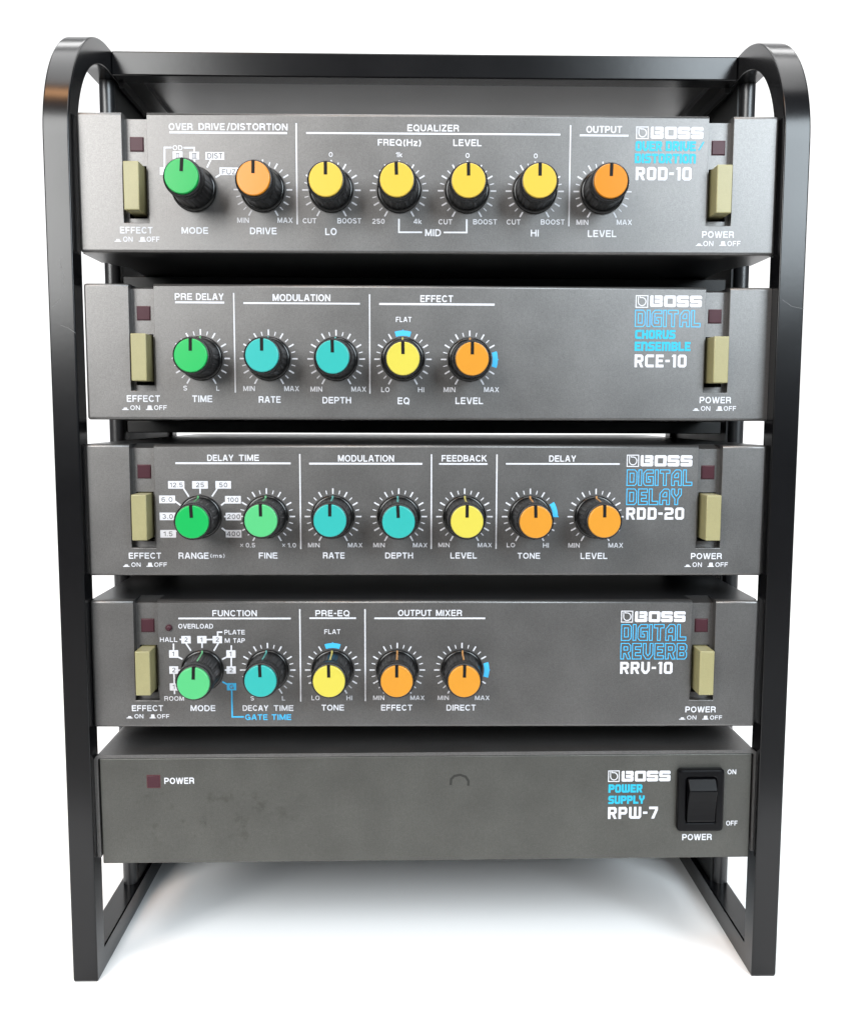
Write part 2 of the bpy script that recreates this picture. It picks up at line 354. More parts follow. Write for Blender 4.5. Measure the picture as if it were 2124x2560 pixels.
def block_bm(bm, t, style, x0, x1, z0, z1):
    if t == '@': items, tot, hh = [(off, cs) for off, cs in LOGO], 44.1, 10.0
    elif t == '*':
        w = x1-x0; f = lambda a, b: (x0+(a-240)/225*w, z0+(360-b)/225*(z1-z0))
        strip(bm, [f(240,135),f(465,135),f(465,360),f(240,360)], .30, INK, True)
        arc = [f(*p) for p in [(283,150),(283,250)]+A(356,250,74,-78,180,450,24)[1:]+[(318,172),(312,150)]]
        strip(bm, arc, .30, INK-.004); return
    else:
        items, x, hh = [], 0.0, 14.0
        gap = 2.0 if style in ('solid', 'outline') else 1.7
        for c in t:
            items.append((x, BK[c][1])); x += BK[c][0] + gap
        tot = x-gap
    kx, kz = (x1-x0)/tot, (z1-z0)/hh
    for off, cs in items:
        cc = [[(x0+(off+px)*kx, z0+pz*kz) for px, pz in c] for c in cs]
        if style == 'outline':
            for c in cc: strip(bm, c, .25, INK, True)
        else:
            fill(bm, cc)
            if style == 'blue':
                for c in cc: strip(bm, c, .15, INK-.004, True)

TEXT = [[('OVER', -80.41, -73.08, -5.31, -3.29, 'white'), ('DRIVE', -71.19, -63.16, -5.24, -3.23, 'white'), ('/DISTORTION', -62.52, -43.8, -5.21, -3.19, 'white'),
  ('OD', -79.37, -76.3, -11.33, -9.88, 'white'), ('MODE', -77.18, -68.91, -36.59, -34.63, 'white'), ('MIN', -59.84, -56.17, -33.18, -31.62, 'white'), ('MAX', -47.25, -42.54, -33.12, -31.55, 'white'),
  ('DRIVE', -55.88, -47.59, -36.63, -34.62, 'white'), ('EFFECT', -96.28, -86.18, -36.59, -34.62, 'white'), ('ON', -95.46, -92.46, -39.15, -37.58, 'white'),
  ('OFF', -88.1, -84.1, -39.11, -37.54, 'white'), ('$', -78.49, -77.25, -13.79, -12.2, 'cut'), ('#', -73.52, -71.93, -13.86, -12.16, 'cut'), ('DIST', -68.69, -63.98, -13.82, -12.12, 'cut'),
  ('FUZZ', -64.31, -58.43, -18.54, -16.98, 'cut'), ('!', -82.14, -81.64, -18.55, -17.1, 'cut'), ('EQUALIZER', -6.74, 9.23, -5.2, -3.22, 'white'), ('FREQ', -15.91, -8.48, -9.57, -7.64, 'white'),
  ('(Hz)', -8.03, -2.54, -9.63, -7.61, 'white'), ('LEVEL', 7.5, 16.26, -9.57, -7.54, 'white'), ('0', -31.14, -29.9, -13.07, -11.62, 'white'), ('1k', -10.38, -8.33, -13.04, -11.5, 'white'),
  ('0', 11.27, 12.59, -13.11, -11.66, 'white'), ('0', 32.53, 33.78, -13.12, -11.67, 'white'), ('CUT', -39.39, -35.16, -33.22, -31.66, 'white'), ('BOOST', -28.59, -21.16, -33.21, -31.59, 'white'),
  ('250', -17.73, -13.86, -33.26, -31.74, 'white'), ('4k', -4.8, -2.29, -33.25, -31.68, 'white'), ('CUT', 3.0, 7.29, -33.35, -31.78, 'white'), ('BOOST', 13.84, 21.3, -33.29, -31.71, 'white'),
  ('CUT', 24.33, 28.67, -33.29, -31.72, 'white'), ('BOOST', 35.03, 42.52, -33.23, -31.65, 'white'), ('LO', -32.38, -28.87, -36.78, -34.66, 'white'), ('MID', -1.17, 3.77, -36.96, -34.84, 'white'),
  ('HI', 31.95, 34.42, -36.9, -34.83, 'white'), ('OUTPUT', 48.8, 59.88, -5.34, -3.26, 'white'), ('MIN', 46.22, 49.95, -33.28, -31.7, 'white'), ('MAX', 58.87, 63.68, -33.21, -31.63, 'white'),
  ('LEVEL', 49.88, 58.84, -36.95, -34.87, 'white'), ('POWER', 85.9, 95.97, -37.02, -35.03, 'white'), ('ON', 86.34, 89.54, -39.6, -38.02, 'white'), ('OFF', 93.97, 98.1, -39.56, -37.98, 'white')],
 [('PRE', -80.62, -75.27, -4.98, -2.96, 'white'), ('DELAY', -74.02, -65.46, -4.98, -2.96, 'white'), ('S', -78.67, -77.41, -33.17, -31.66, 'white'), ('L', -68.27, -67.31, -33.19, -31.68, 'white'),
  ('TIME', -75.92, -69.6, -36.8, -34.72, 'white'), ('MIN', -59.81, -56.16, -33.27, -31.7, 'white'), ('MAX', -46.88, -42.2, -33.27, -31.65, 'white'), ('RATE', -54.95, -48.04, -36.94, -34.91, 'white'),
  ('EFFECT', -96.4, -86.02, -36.76, -34.73, 'white'), ('ON', -95.43, -92.35, -39.34, -37.87, 'white'), ('OFF', -87.96, -83.97, -39.31, -37.84, 'white'),
  ('MODULATION', -50.14, -32.14, -5.14, -3.04, 'white'), ('MIN', -38.61, -34.9, -33.39, -31.82, 'white'), ('MAX', -25.68, -20.98, -33.35, -31.78, 'white'),
  ('DEPTH', -34.83, -25.8, -37.08, -35.05, 'white'), ('EFFECT', -3.8, 6.51, -5.2, -3.1, 'white'), ('FLAT', -11.51, -6.58, -11.46, -9.86, 'white'), ('LO', -16.18, -13.57, -33.47, -31.91, 'white'),
  ('HI', -4.51, -2.56, -33.44, -31.87, 'white'), ('EQ', -10.96, -7.22, -37.28, -35.14, 'white'), ('MIN', 3.65, 7.39, -33.41, -31.84, 'white'), ('MAX', 16.54, 21.32, -33.37, -31.79, 'white'),
  ('LEVEL', 7.46, 16.26, -37.16, -35.08, 'white'), ('POWER', 86.04, 96.23, -36.68, -34.67, 'white'), ('ON', 86.5, 89.57, -39.11, -37.61, 'white'), ('OFF', 93.92, 97.95, -39.09, -37.59, 'white')],
 [('DELAY', -70.27, -61.99, -5.29, -3.31, 'white'), ('TIME', -60.24, -53.84, -5.26, -3.29, 'white'), ('RANGE', -80.12, -70.48, -36.83, -34.81, 'white'),
  ('(ms)', -69.94, -65.3, -36.74, -35.03, 'white'), ('*', -60.37, -59.26, -32.97, -31.9, 'white'), ('0.5', -58.51, -55.5, -33.15, -31.67, 'white'), ('*', -46.86, -45.8, -32.97, -31.89, 'white'),
  ('1.0', -45.09, -42.34, -33.15, -31.67, 'white'), ('FINE', -54.36, -48.37, -36.74, -34.81, 'white'), ('EFFECT', -96.06, -85.69, -36.78, -34.86, 'white'),
  ('ON', -95.35, -92.35, -39.43, -38.04, 'white'), ('OFF', -88.02, -83.91, -39.43, -38.04, 'white'), ('12.5', -82.43, -78.22, -13.73, -12.23, 'cut'), ('25', -74.06, -71.47, -13.71, -12.21, 'cut'),
  ('50', -66.72, -64.0, -13.71, -12.2, 'cut'), ('6.0', -85.18, -81.58, -18.42, -16.87, 'cut'), ('3.0', -85.06, -81.58, -23.88, -22.37, 'cut'), ('1.5', -84.8, -81.85, -29.49, -27.97, 'cut'),
  ('100', -64.22, -60.56, -18.48, -16.98, 'cut'), ('200', -64.36, -60.12, -23.91, -22.39, 'cut'), ('400', -64.55, -60.22, -29.48, -27.96, 'cut'), ('MODULATION', -28.67, -10.83, -5.43, -3.35, 'white'),
  ('MIN', -38.53, -34.8, -33.1, -31.67, 'white'), ('MAX', -25.66, -20.99, -33.1, -31.66, 'white'), ('RATE', -33.72, -26.74, -36.74, -34.76, 'white'), ('MIN', -17.53, -13.84, -33.1, -31.66, 'white'),
  ('MAX', -4.71, -0.08, -33.1, -31.66, 'white'), ('DEPTH', -13.66, -4.71, -36.74, -34.81, 'white'), ('FEEDBACK', 4.44, 18.84, -5.33, -3.3, 'white'), ('MIN', 3.44, 7.09, -33.05, -31.61, 'white'),
  ('MAX', 16.2, 20.79, -33.09, -31.65, 'white'), ('LEVEL', 7.38, 15.91, -36.74, -34.8, 'white'), ('LO', 25.57, 28.25, -33.05, -31.61, 'white'), ('TONE', 29.09, 36.44, -36.81, -34.89, 'white'),
  ('DELAY', 38.89, 47.53, -5.34, -3.35, 'white'), ('HI', 37.31, 39.19, -33.19, -31.66, 'white'), ('MIN', 45.53, 49.23, -33.19, -31.66, 'white'), ('MAX', 58.55, 63.34, -33.19, -31.65, 'white'),
  ('LEVEL', 49.59, 58.28, -36.87, -34.88, 'white'), ('POWER', 85.53, 95.63, -36.92, -34.98, 'white'), ('ON', 86.11, 89.19, -39.51, -38.01, 'white'), ('OFF', 93.59, 97.66, -39.51, -38.01, 'white')],
 [('FUNCTION', -69.35, -54.95, -5.19, -3.19, 'white'), ('OVERLOAD', -80.49, -69.22, -9.25, -7.7, 'white'), ('HALL', -86.56, -80.91, -13.69, -12.18, 'white'),
  ('PLATE', -65.58, -58.94, -11.22, -9.71, 'white'), ('M', -65.5, -63.88, -14.02, -12.5, 'white'), ('TAP', -62.8, -58.98, -14.02, -12.5, 'white'), ('ROOM', -85.61, -79.17, -33.38, -31.85, 'white'),
  ('DECAY', -60.03, -51.67, -36.8, -34.94, 'white'), ('TIME', -49.86, -43.43, -36.81, -34.95, 'white'), ('MODE', -77.12, -68.99, -36.88, -34.92, 'white'),
  ('S', -57.45, -56.28, -33.31, -31.87, 'white'), ('L', -47.15, -46.06, -33.32, -31.88, 'white'), ('EFFECT', -96.3, -86.1, -36.86, -34.91, 'white'), ('ON', -95.56, -92.63, -39.32, -37.92, 'white'),
  ('OFF', -88.16, -84.14, -39.33, -37.93, 'white'), ('GATE', -59.27, -51.94, -39.88, -38.02, 'blue'), ('TIME', -50.58, -44.15, -39.89, -38.02, 'blue'), ('2', -78.62, -77.55, -13.69, -12.18, 'cut'),
  ('1', -73.47, -72.75, -13.65, -12.18, 'cut'), ('2', -68.44, -67.37, -13.65, -12.18, 'cut'), ('1', -64.11, -63.39, -18.47, -16.91, 'cut'), ('2', -64.12, -63.05, -23.82, -22.29, 'cut'),
  ('1', -82.75, -82.03, -18.46, -16.9, 'cut'), ('2', -82.84, -81.76, -23.85, -22.28, 'cut'), ('1', -82.84, -82.12, -29.44, -27.96, 'cut'), ('G', -64.2, -62.89, -29.46, -27.98, 'cut'),
  ('PRE-EQ', -35.91, -24.82, -5.19, -3.18, 'white'), ('FLAT', -33.05, -27.82, -11.09, -9.53, 'white'), ('LO', -37.47, -34.8, -33.24, -31.7, 'white'), ('HI', -25.98, -24.07, -33.25, -31.71, 'white'),
  ('TONE', -34.2, -26.81, -36.73, -34.78, 'white'), ('OUTPUT', -9.03, 1.9, -5.09, -3.08, 'white'), ('MIXER', 3.33, 11.79, -5.09, -3.08, 'white'), ('MIN', -17.24, -13.57, -33.21, -31.72, 'white'),
  ('MAX', -5.0, -0.33, -33.22, -31.73, 'white'), ('EFFECT', -14.62, -4.36, -36.75, -34.8, 'white'), ('MIN', 3.98, 7.62, -33.23, -31.74, 'white'), ('MAX', 16.23, 21.01, -33.24, -31.75, 'white'),
  ('DIRECT', 6.91, 16.54, -36.78, -34.81, 'white'), ('POWER', 85.8, 95.86, -37.47, -35.5, 'white'), ('ON', 86.39, 89.54, -39.95, -38.54, 'white'), ('OFF', 94.03, 98.06, -39.95, -38.55, 'white')],
 [('POWER', -86.95, -77.16, -9.97, -7.89, 'white'), ('ON', 99.94, 102.84, -8.32, -6.67, 'white'), ('OFF', 100.0, 103.84, -26.12, -24.45, 'white'), ('POWER', 85.37, 95.3, -31.09, -28.96, 'white')]]
BARS = [[(-80.25, -43.97, -6.33, -5.7), (-41.36, -40.91, -33.59, -3.02), (-38.06, 40.72, -6.21, -5.6499999999999995), (43.66, 44.07, -33.74, -3.1), (46.78, 61.92, -6.41, -5.83)],
 [(-59.32, -22.85, -6.119999999999999, -5.58), (-80.56, -65.28, -6.04, -5.45), (-62.51, -62.11, -33.78, -2.76), (-16.78, 19.67, -6.2, -5.55), (-20.0, -19.6, -33.95, -2.89)],
 [(-80.43, -43.8, -6.33, -5.72), (-41.08, -40.64, -33.69, -3.04), (-37.92, -1.79, -6.4, -5.78), (3.6, 19.12, -6.39, -5.86), (0.94, 1.39, -33.64, -3.05), (21.9, 22.34, -33.59, -3.06),
  (25.05, 61.63, -6.32, -5.779999999999999)],
 [(-80.44, -43.95, -6.2, -5.64), (-41.21, -40.76, -33.7, -2.82), (-37.89, -22.73, -6.1, -5.55), (-16.76, 19.37, -6.14, -5.59), (-20.02, -19.57, -33.58, -2.81)], []]
BOXES = [[(-79.38, -76.35, -14.08, -11.71, 'white'), (-74.27, -71.23, -14.1, -11.78, 'white'), (-69.29, -63.48, -14.16, -11.84, 'white'), (-65.0, -57.63, -18.73, -16.45, 'white'),
  (-83.47, -80.34, -18.84, -16.52, 'white')],
 [],
 [(-82.91, -77.74, -14.16, -11.73, 'white'), (-75.28, -70.28, -14.16, -11.73, 'white'), (-67.86, -62.89, -14.14, -11.71, 'white'), (-85.88, -80.79, -18.86, -16.38, 'white'),
  (-85.85, -80.7, -24.32, -21.88, 'white'), (-85.81, -80.75, -29.94, -27.48, 'white'), (-64.88, -59.85, -18.93, -16.49, 'white'), (-64.75, -59.81, -24.35, -21.91, 'white'),
  (-64.85, -59.82, -29.93, -27.47, 'white')],
 [(-79.61, -76.56, -14.2, -11.72, 'white'), (-74.46, -71.41, -14.15, -11.72, 'white'), (-69.44, -66.38, -14.15, -11.73, 'white'), (-65.09, -62.07, -18.98, -16.45, 'white'),
  (-65.09, -62.08, -24.32, -21.83, 'white'), (-83.72, -80.71, -18.97, -16.44, 'white'), (-83.76, -80.84, -24.36, -21.82, 'white'), (-83.76, -80.84, -29.95, -27.5, 'white'),
  (-65.1, -62.04, -29.92, -27.46, 'blue')],
 []]
LINES = [[([(-82.01, -16.91), (-81.85, -10.58), (-79.67, -10.57)], 0.5, 'white'), ([(-75.95, -10.59), (-72.72, -10.57), (-72.75, -11.88)], 0.5, 'white'), ([(-72.7, -14.1), (-72.69, -15.89)], 0.5, 'white'),
  ([(-67.68, -14.16), (-68.87, -16.49)], 0.5, 'white'), ([(-64.93, -18.65), (-66.29, -19.48)], 0.5, 'white'), ([(-77.86, -13.98), (-77.71, -15.92)], 0.5, 'white'),
  ([(-9.38, -31.71), (-9.39, -35.83), (-2.13, -35.8)], 0.5, 'white'), ([(4.63, -35.81), (11.84, -35.78), (11.81, -31.74)], 0.5, 'white')],
 [],
 [([(-77.99, -14.16), (-76.38, -16.77)], 0.5, 'white'), ([(-72.76, -14.16), (-72.79, -15.75)], 0.5, 'white'), ([(-67.31, -14.15), (-69.03, -16.67)], 0.5, 'white'),
  ([(-80.8, -18.24), (-79.08, -19.52)], 0.5, 'white'), ([(-64.89, -18.53), (-66.18, -19.51)], 0.5, 'white'), ([(-65.28, -23.11), (-64.71, -23.11)], 0.5, 'white'),
  ([(-64.84, -27.79), (-66.1, -26.85)], 0.5, 'white'), ([(-80.92, -23.07), (-80.22, -23.07)], 0.5, 'white'), ([(-80.81, -27.88), (-79.34, -26.99)], 0.5, 'white')],
 [([(-80.15, -12.87), (-79.52, -12.87)], 0.5, 'white'), ([(-71.5, -12.92), (-69.34, -12.92)], 0.5, 'white'), ([(-67.8, -11.82), (-67.77, -10.44), (-66.25, -10.44)], 0.5, 'white'),
  ([(-63.41, -14.84), (-63.44, -16.54)], 0.5, 'white'), ([(-63.49, -18.93), (-63.54, -21.92)], 0.5, 'white'), ([(-65.01, -18.75), (-66.51, -19.53)], 0.5, 'white'),
  ([(-65.68, -23.12), (-65.0, -23.12)], 0.5, 'white'), ([(-82.2, -14.24), (-82.25, -16.54)], 0.5, 'white'), ([(-80.78, -18.74), (-79.4, -19.48)], 0.5, 'white'),
  ([(-80.88, -23.11), (-80.25, -23.11)], 0.5, 'white'), ([(-82.3, -24.27), (-82.25, -27.59)], 0.5, 'white'), ([(-82.26, -29.91), (-82.24, -31.16)], 0.5, 'white'),
  ([(-78.16, -14.15), (-76.56, -16.68)], 0.5, 'white'), ([(-72.91, -14.11), (-72.95, -15.71)], 0.5, 'white'), ([(-67.62, -14.11), (-69.15, -16.68)], 0.5, 'white'),
  ([(-66.56, -27.0), (-64.96, -27.93)], 0.5, 'blue'), ([(-63.55, -29.83), (-63.53, -38.84), (-59.73, -38.85)], 0.5, 'blue')],
 []]
BLOCK = [[('*', 'line', 64.47, 68.08, -6.96, -3.48), ('@', 'solid', 68.83, 85.31, -6.99, -3.37), ('OVER', 'blue', 64.27, 72.46, -10.69, -7.78), ('DRIVE', 'blue', 73.72, 83.03, -10.62, -7.76),
  ('/', 'thin', 83.78, 85.79, -10.39, -7.81), ('DISTORTION', 'blue', 64.16, 83.14, -14.34, -11.53), ('ROD-10', 'solid', 64.47, 82.02, -19.56, -15.52)],
 [('*', 'line', 64.67, 68.39, -6.42, -2.8), ('@', 'solid', 69.16, 85.77, -6.3, -2.68), ('DIGITAL', 'outline', 64.56, 85.37, -12.47, -7.33), ('CHORUS', 'blue', 64.68, 77.5, -16.29, -13.55),
  ('ENSEMBLE', 'blue', 64.62, 82.48, -20.08, -17.29), ('RCE-10', 'solid', 64.63, 81.38, -25.32, -21.25)],
 [('*', 'line', 64.0, 67.67, -6.82, -3.21), ('@', 'solid', 68.31, 85.06, -6.8, -3.2), ('DIGITAL', 'outline', 64.09, 85.08, -12.96, -7.93), ('DELAY', 'outline', 64.14, 81.78, -19.16, -14.09),
  ('RDD-20', 'solid', 64.08, 82.88, -24.03, -20.09)],
 [('*', 'line', 63.93, 67.55, -7.1, -3.48), ('@', 'solid', 68.31, 84.91, -7.1, -3.52), ('DIGITAL', 'outline', 64.05, 85.2, -13.21, -7.92), ('REVERB', 'outline', 63.97, 85.62, -19.45, -14.23),
  ('RRV-10', 'solid', 63.88, 81.15, -24.45, -20.41)],
 [('*', 'line', 60.16, 63.71, -10.44, -6.83), ('@', 'solid', 64.51, 80.88, -10.54, -6.86), ('POWER', 'blue', 60.28, 71.49, -14.29, -11.55), ('SUPPLY', 'blue', 60.3, 72.31, -18.17, -15.44),
  ('RPW-7', 'solid', 60.19, 76.92, -23.43, -19.28)]]
ICONS = [[('low', -98.12, -96.03, -39.16, -38.33), ('high', -90.61, -88.36, -39.12, -37.66), ('low', 83.97, 86.1, -39.56, -38.83), ('high', 91.43, 93.62, -39.53, -38.09)],
 [('low', -98.01, -95.94, -39.34, -38.59), ('high', -90.53, -88.36, -39.33, -37.91), ('low', 83.89, 85.98, -39.11, -38.34), ('high', 91.47, 93.56, -39.09, -37.66)],
 [('low', -98.01, -95.89, -39.43, -38.67), ('high', -90.53, -88.37, -39.43, -38.08), ('low', 83.49, 85.58, -39.51, -38.76), ('high', 91.02, 93.1, -39.51, -38.11)],
 [('low', -98.19, -96.11, -39.32, -38.57), ('high', -90.64, -88.66, -39.33, -37.97), ('low', 83.79, 85.85, -39.94, -39.19), ('high', 91.47, 93.53, -39.95, -38.64)], []]
SCR = [[(-113.06, -44.63), (-113.74, -47.06), (-112.61, -49.97), (-113.23, -51.92), (-112.66, -53.97)], [(-113.84, -45.28), (-112.93, -51.6), (-113.09, -54.77), (-114.03, -57.46), (-116.58, -59.68)],
 [(-114.31, -65.31), (-111.96, -66.19), (-109.68, -67.75)], [(110.71, -56.52), (113.85, -58.64), (117.69, -59.27)]]


def lines_mat(c): return {'white': M['white'], 'blue': M['blue'], 'cut': M['cut']}[c]
def print_panel(u, root):
    """everything silk-screened on one front: each word, rule, box and logo its own part"""
    for (t, x0, x1, z0, z1, c) in TEXT[u]:
        bm = bmesh.new(); text_bm(bm, t, x0, x1, z0, z1, 1.82 if z1-z0 > 1.8 else 1.66, INK if c != 'cut' else INK-.03)
        obj('printed_number' if t[0] in '0123456789*!$#' else 'printed_word', bm, lines_mat(c), root)
    for (x0, x1, z0, z1) in BARS[u]:
        bm = bmesh.new(); quad(bm, x0, x1, z0, z1); obj('printed_rule', bm, M['white'], root)
    for (x0, x1, z0, z1, c) in BOXES[u]:
        bm = bmesh.new(); quad(bm, x0, x1, z0, z1, INK-.012); obj('number_box', bm, lines_mat(c), root)
    for (pts, w, c) in LINES[u]:
        bm = bmesh.new(); strip(bm, pts, w, INK-.004); obj('leader_line', bm, lines_mat(c), root)
    for (t, st, x0, x1, z0, z1) in BLOCK[u]:
        bm = bmesh.new(); block_bm(bm, t, st, x0, x1, z0, z1)
        mt_ = M['white'] if st in ('solid', 'line') else (M['blue'] if st in ('outline',) else M['cyan'])
        nm = {'@': 'maker_lettering', '*': 'maker_emblem'}.get(t, 'model_number' if st == 'solid' else 'title_lettering')
        obj(nm, bm, mt_, root)
    for (kd, x0, x1, z0, z1) in ICONS[u]:
        bm = bmesh.new(); h = z1-z0; w = x1-x0
        if kd == 'low': pts = [(x0,z0),(x1,z0),(x1,z0+h*.3),(x1-w*.2,z0+h*.38),(x1-w*.28,z1),(x0+w*.30,z1),(x0+w*.22,z0+h*.38),(x0,z0+h*.3)]
        else: pts = [(x0,z0),(x1,z0),(x1,z0+h*.2),(x1-w*.14,z0+h*.25),(x1-w*.20,z1),(x0+w*.28,z1),(x0+w*.22,z0+h*.25),(x0,z0+h*.2)]
        fill(bm, [pts]); obj('button_symbol', bm, M['white'], root)

# ------------------------------------------------------------------ knobs
KX = [-72.9, -51.65, -30.4, -9.3, 11.85, 33.0, 54.2]
KZ = -23.1
def mk_skirt():
    bm = bmesh.new(); lathe(bm, [(6.85, 0), (6.95, -.3), (6.9, -.95), (6.5, -1.25), (6.1, -1.35)], 72); return bm
def mk_body():
    bm = bmesh.new()
    prof = [(6.05,-1.3),(5.95,-3.0),(5.75,-6.0),(5.55,-9.0),(5.5,-9.3),(5.72,-9.5),(5.72,-12.9),(5.6,-13.3),(5.05,-13.6)]
    def mod(a, j, r):
        if 0 < j < 4: return r - .13*(0.5+0.5*math.cos(a*22))**2
        if 5 <= j <= 7: return r + .09*math.cos(a*72)
        return r
    lathe(bm, prof, 288, mod); return bm
def mk_cap():
    bm = bmesh.new(); lathe(bm, [(5.04,-13.4),(5.04,-14.1),(4.97,-14.38),(4.76,-14.5)], 72); return bm
def mesh_of(name, bm, mt_):
    me = bpy.data.meshes.new(name); bm.to_mesh(me); bm.free(); me.transform(Matrix.Scale(MM, 4)); me.materials.append(mt_); return me
skirt_me, body_me = mesh_of('knob_skirt', mk_skirt(), M['skirt']), mesh_of('knob_body', mk_body(), M['knob'])
cap_me = {}
for c_ in CAPS: cap_me[c_] = mesh_of('knob_cap_'+c_, mk_cap(), M[c_])
def pointer():
    bm = bmesh.new(); box_bm(bm, -.5, .5, -14.56, -14.0, 1.35, 4.95); box_bm(bm, -.5, .5, -14.45, -13.0, 4.9, 5.2); return bm
pointer_me = mesh_of('pointer_line', pointer(), M['slot'])
line_me = {}
for c_ in CAPS:
    bm = bmesh.new()
    vs = [bm.verts.new(p) for p in ((-.27,-1.5,6.10),(.27,-1.5,6.10),(.27,-9.1,5.62),(-.27,-9.1,5.62))]; bm.faces.new(vs)
    box_bm(bm, -.27, .27, -1.5, -1.2, 6.0, 6.8)
    line_me[c_] = mesh_of('side_line_'+c_, bm, M[c_+'_line'])
def make_knob(root, k, colour, cx, cz, turn=0, length=1.0, label=None):
    """cx, cz: where the cap centre sits (the shafts lean a little)"""
    kn = obj('rotary_knob', body_me, None, root, (KX[k], 0, KZ), label=label)
    tx, tz = (cx-KX[k])/(14.5*length), (cz-KZ)/(14.5*length); kn.scale.y = length
    kn.rotation_euler = (-tz, math.radians(turn), tx)
    kn.rotation_mode = 'XYZ'
    obj('knob_skirt', skirt_me, None, kn)
    obj('knob_cap', cap_me[colour], None, kn); obj('pointer_line', pointer_me, None, kn)
    obj('side_line', line_me[colour], None, kn)
def ticks(root, k, lo=-150, hi=150, skip=()):
    bm = bmesh.new(); cx = KX[k] + .0
    for d in range(lo, hi+1, 15):
        if d in skip: continue
        a = math.radians(d); long_ = d % 30 == 0
        r0, r1, w = (7.3, 9.1, .46) if long_ else (7.4, 8.65, .30)
        strip(bm, [(cx+r0*math.sin(a), KZ+r0*math.cos(a)), (cx+r1*math.sin(a), KZ+r1*math.cos(a))], w)
    obj('scale_marks', bm, M['white'], root)
def blue_arc(root, k, a0, a1, nib):
    bm = bmesh.new()
    pts = [(KX[k]+r*math.sin(math.radians(a0+(a1-a0)*i/10)), KZ+r*math.cos(math.radians(a0+(a1-a0)*i/10))) for r, rng in ((7.35, range(11)), (9.0, range(10, -1, -1))) for i in rng]
    fill(bm, [pts], INK-.002)
    a = math.radians(nib)
    strip(bm, [(KX[k]+8.9*math.sin(a), KZ+8.9*math.cos(a)), (KX[k]+9.25*math.sin(a), KZ+9.25*math.cos(a))], .35, INK-.006)
    obj('scale_arc', bm, M['blue'], root)

# ------------------------------------------------------------------ one rack unit with two recessed channels
W, H = 108.95, 42.4
CH = [(-95.0, -87.2), (87.05, 94.8)]
def unit_shell(root):
    bm = bmesh.new()
    pts = [(-W,-H),(W,-H),(W,0),(CH[1][1],0),(CH[1][1],-33.3),(CH[1][0],-33.3),(CH[1][0],0),(CH[0][1],0),(CH[0][1],-33.3),(CH[0][0],-33.3),(CH[0][0],0),(-W,0)]
    prism(bm, pts, 0, 3.0)
    es = [e for e in bm.edges if all(abs(v.co.y) < 1e-5 for v in e.verts)]
    outer = [e for e in es if (all(abs(abs(v.co.x)-W) < 1e-4 for v in e.verts) or all(abs(v.co.z) < 1e-4 for v in e.verts) or all(abs(v.co.z+H) < 1e-4 for v in e.verts))]
    corner = [e for e in bm.edges if all(abs(abs(v.co.x)-W) < 1e-4 for v in e.verts) and abs(e.verts[0].co.z-e.verts[1].co.z) < 1e-5 and abs(e.verts[0].co.x-e.verts[1].co.x) < 1e-5]
    r = bmesh.ops.bevel(bm, geom=list(set(outer+corner)), offset=.9, segments=4, profile=.5, affect='EDGES')
    for f in r['faces']: f.smooth = True
    es = [e for e in bm.edges if all(abs(v.co.y) < 1e-5 for v in e.verts) and (any(abs(e.verts[0].co.x-c) < 1e-3 and abs(e.verts[1].co.x-c) < 1e-3 for ch in CH for c in ch) or (abs(e.verts[0].co.z+33.3) < 1e-3 and abs(e.verts[1].co.z+33.3) < 1e-3))]
    bmesh.ops.bevel(bm, geom=es, offset=.18, segments=2, profile=.5, affect='EDGES')
    obj('front_panel', bm, M['panel'], root)
    # bezel behind the front sheet, with the sloped notch where each channel runs out over the top
    bm = bmesh.new()
    xs = [-W, CH[0][0], CH[0][1], CH[1][0], CH[1][1], W]
    for i in (0, 2, 4): box_bm(bm, xs[i], xs[i+1], 3.0, 9.0, -H+.9 if i == 9 else -H, 0)
    box_bm(bm, -W, W, 9.0, 21.0, -H, 0)
    bmesh.ops.remove_doubles(bm, verts=bm.verts, dist=1e-4)
    obj('top_cover', bm, M['case'], root)
    bm = bmesh.new()
    prism(bm, [(-W,21),(W,21),(W,165),(-W,165)], -1.4, 0, 'z')
    prism(bm, [(-W+1,21),(W-1,21),(103,33),(103,165),(-103,165),(-103,33)], -H, -1.4, 'z')
    obj('chassis', bm, M['case'], root)
    for i, (a, b) in enumerate(CH):
        c = (a+b)/2 + (.15 if i else -.1)
        bm = bmesh.new()
        prism(bm, [(3.0,-1.3),(9.0,-.02),(9.0,-15.4),(3.0,-15.4)], a, b, 'x')
        box_bm(bm, a, b, 3.0, 9.0, -H+.02, -31.5)
        box_bm(bm, a, c-2.85, 3.0, 9.0, -31.5, -15.4); box_bm(bm, c+2.85, b, 3.0, 9.0, -31.5, -15.4)
        ch = obj('channel_floor', bm, M['panel'], root)
        obj('button_well', bx(c-2.84, c+2.84, 7.6, 8.9, -31.5, -15.4), M['dark'], ch)
        bt = obj('push_button', bx(c-2.4, c+2.4, -4.6, 7.0, -30.35, -15.75, bev=.32, seg=3), M['beige'], root)
        lamp = obj('indicator_lamp', bx(c-2.06, c+2.06, 2.55, 3.5, -11.0, -6.75, bev=.2), M['lens'], root)
        bm = bmesh.new()
        for q in ((c-2.2,c+2.2,-6.75,-6.6),(c-2.2,c+2.2,-11.15,-11.0),(c-2.2,c-2.06,-11.0,-6.75),(c+2.06,c+2.2,-11.0,-6.75)): box_bm(bm, q[0], q[1], 2.93, 3.2, q[2], q[3])
        obj('lamp_rim', bm, M['rim'], lamp)

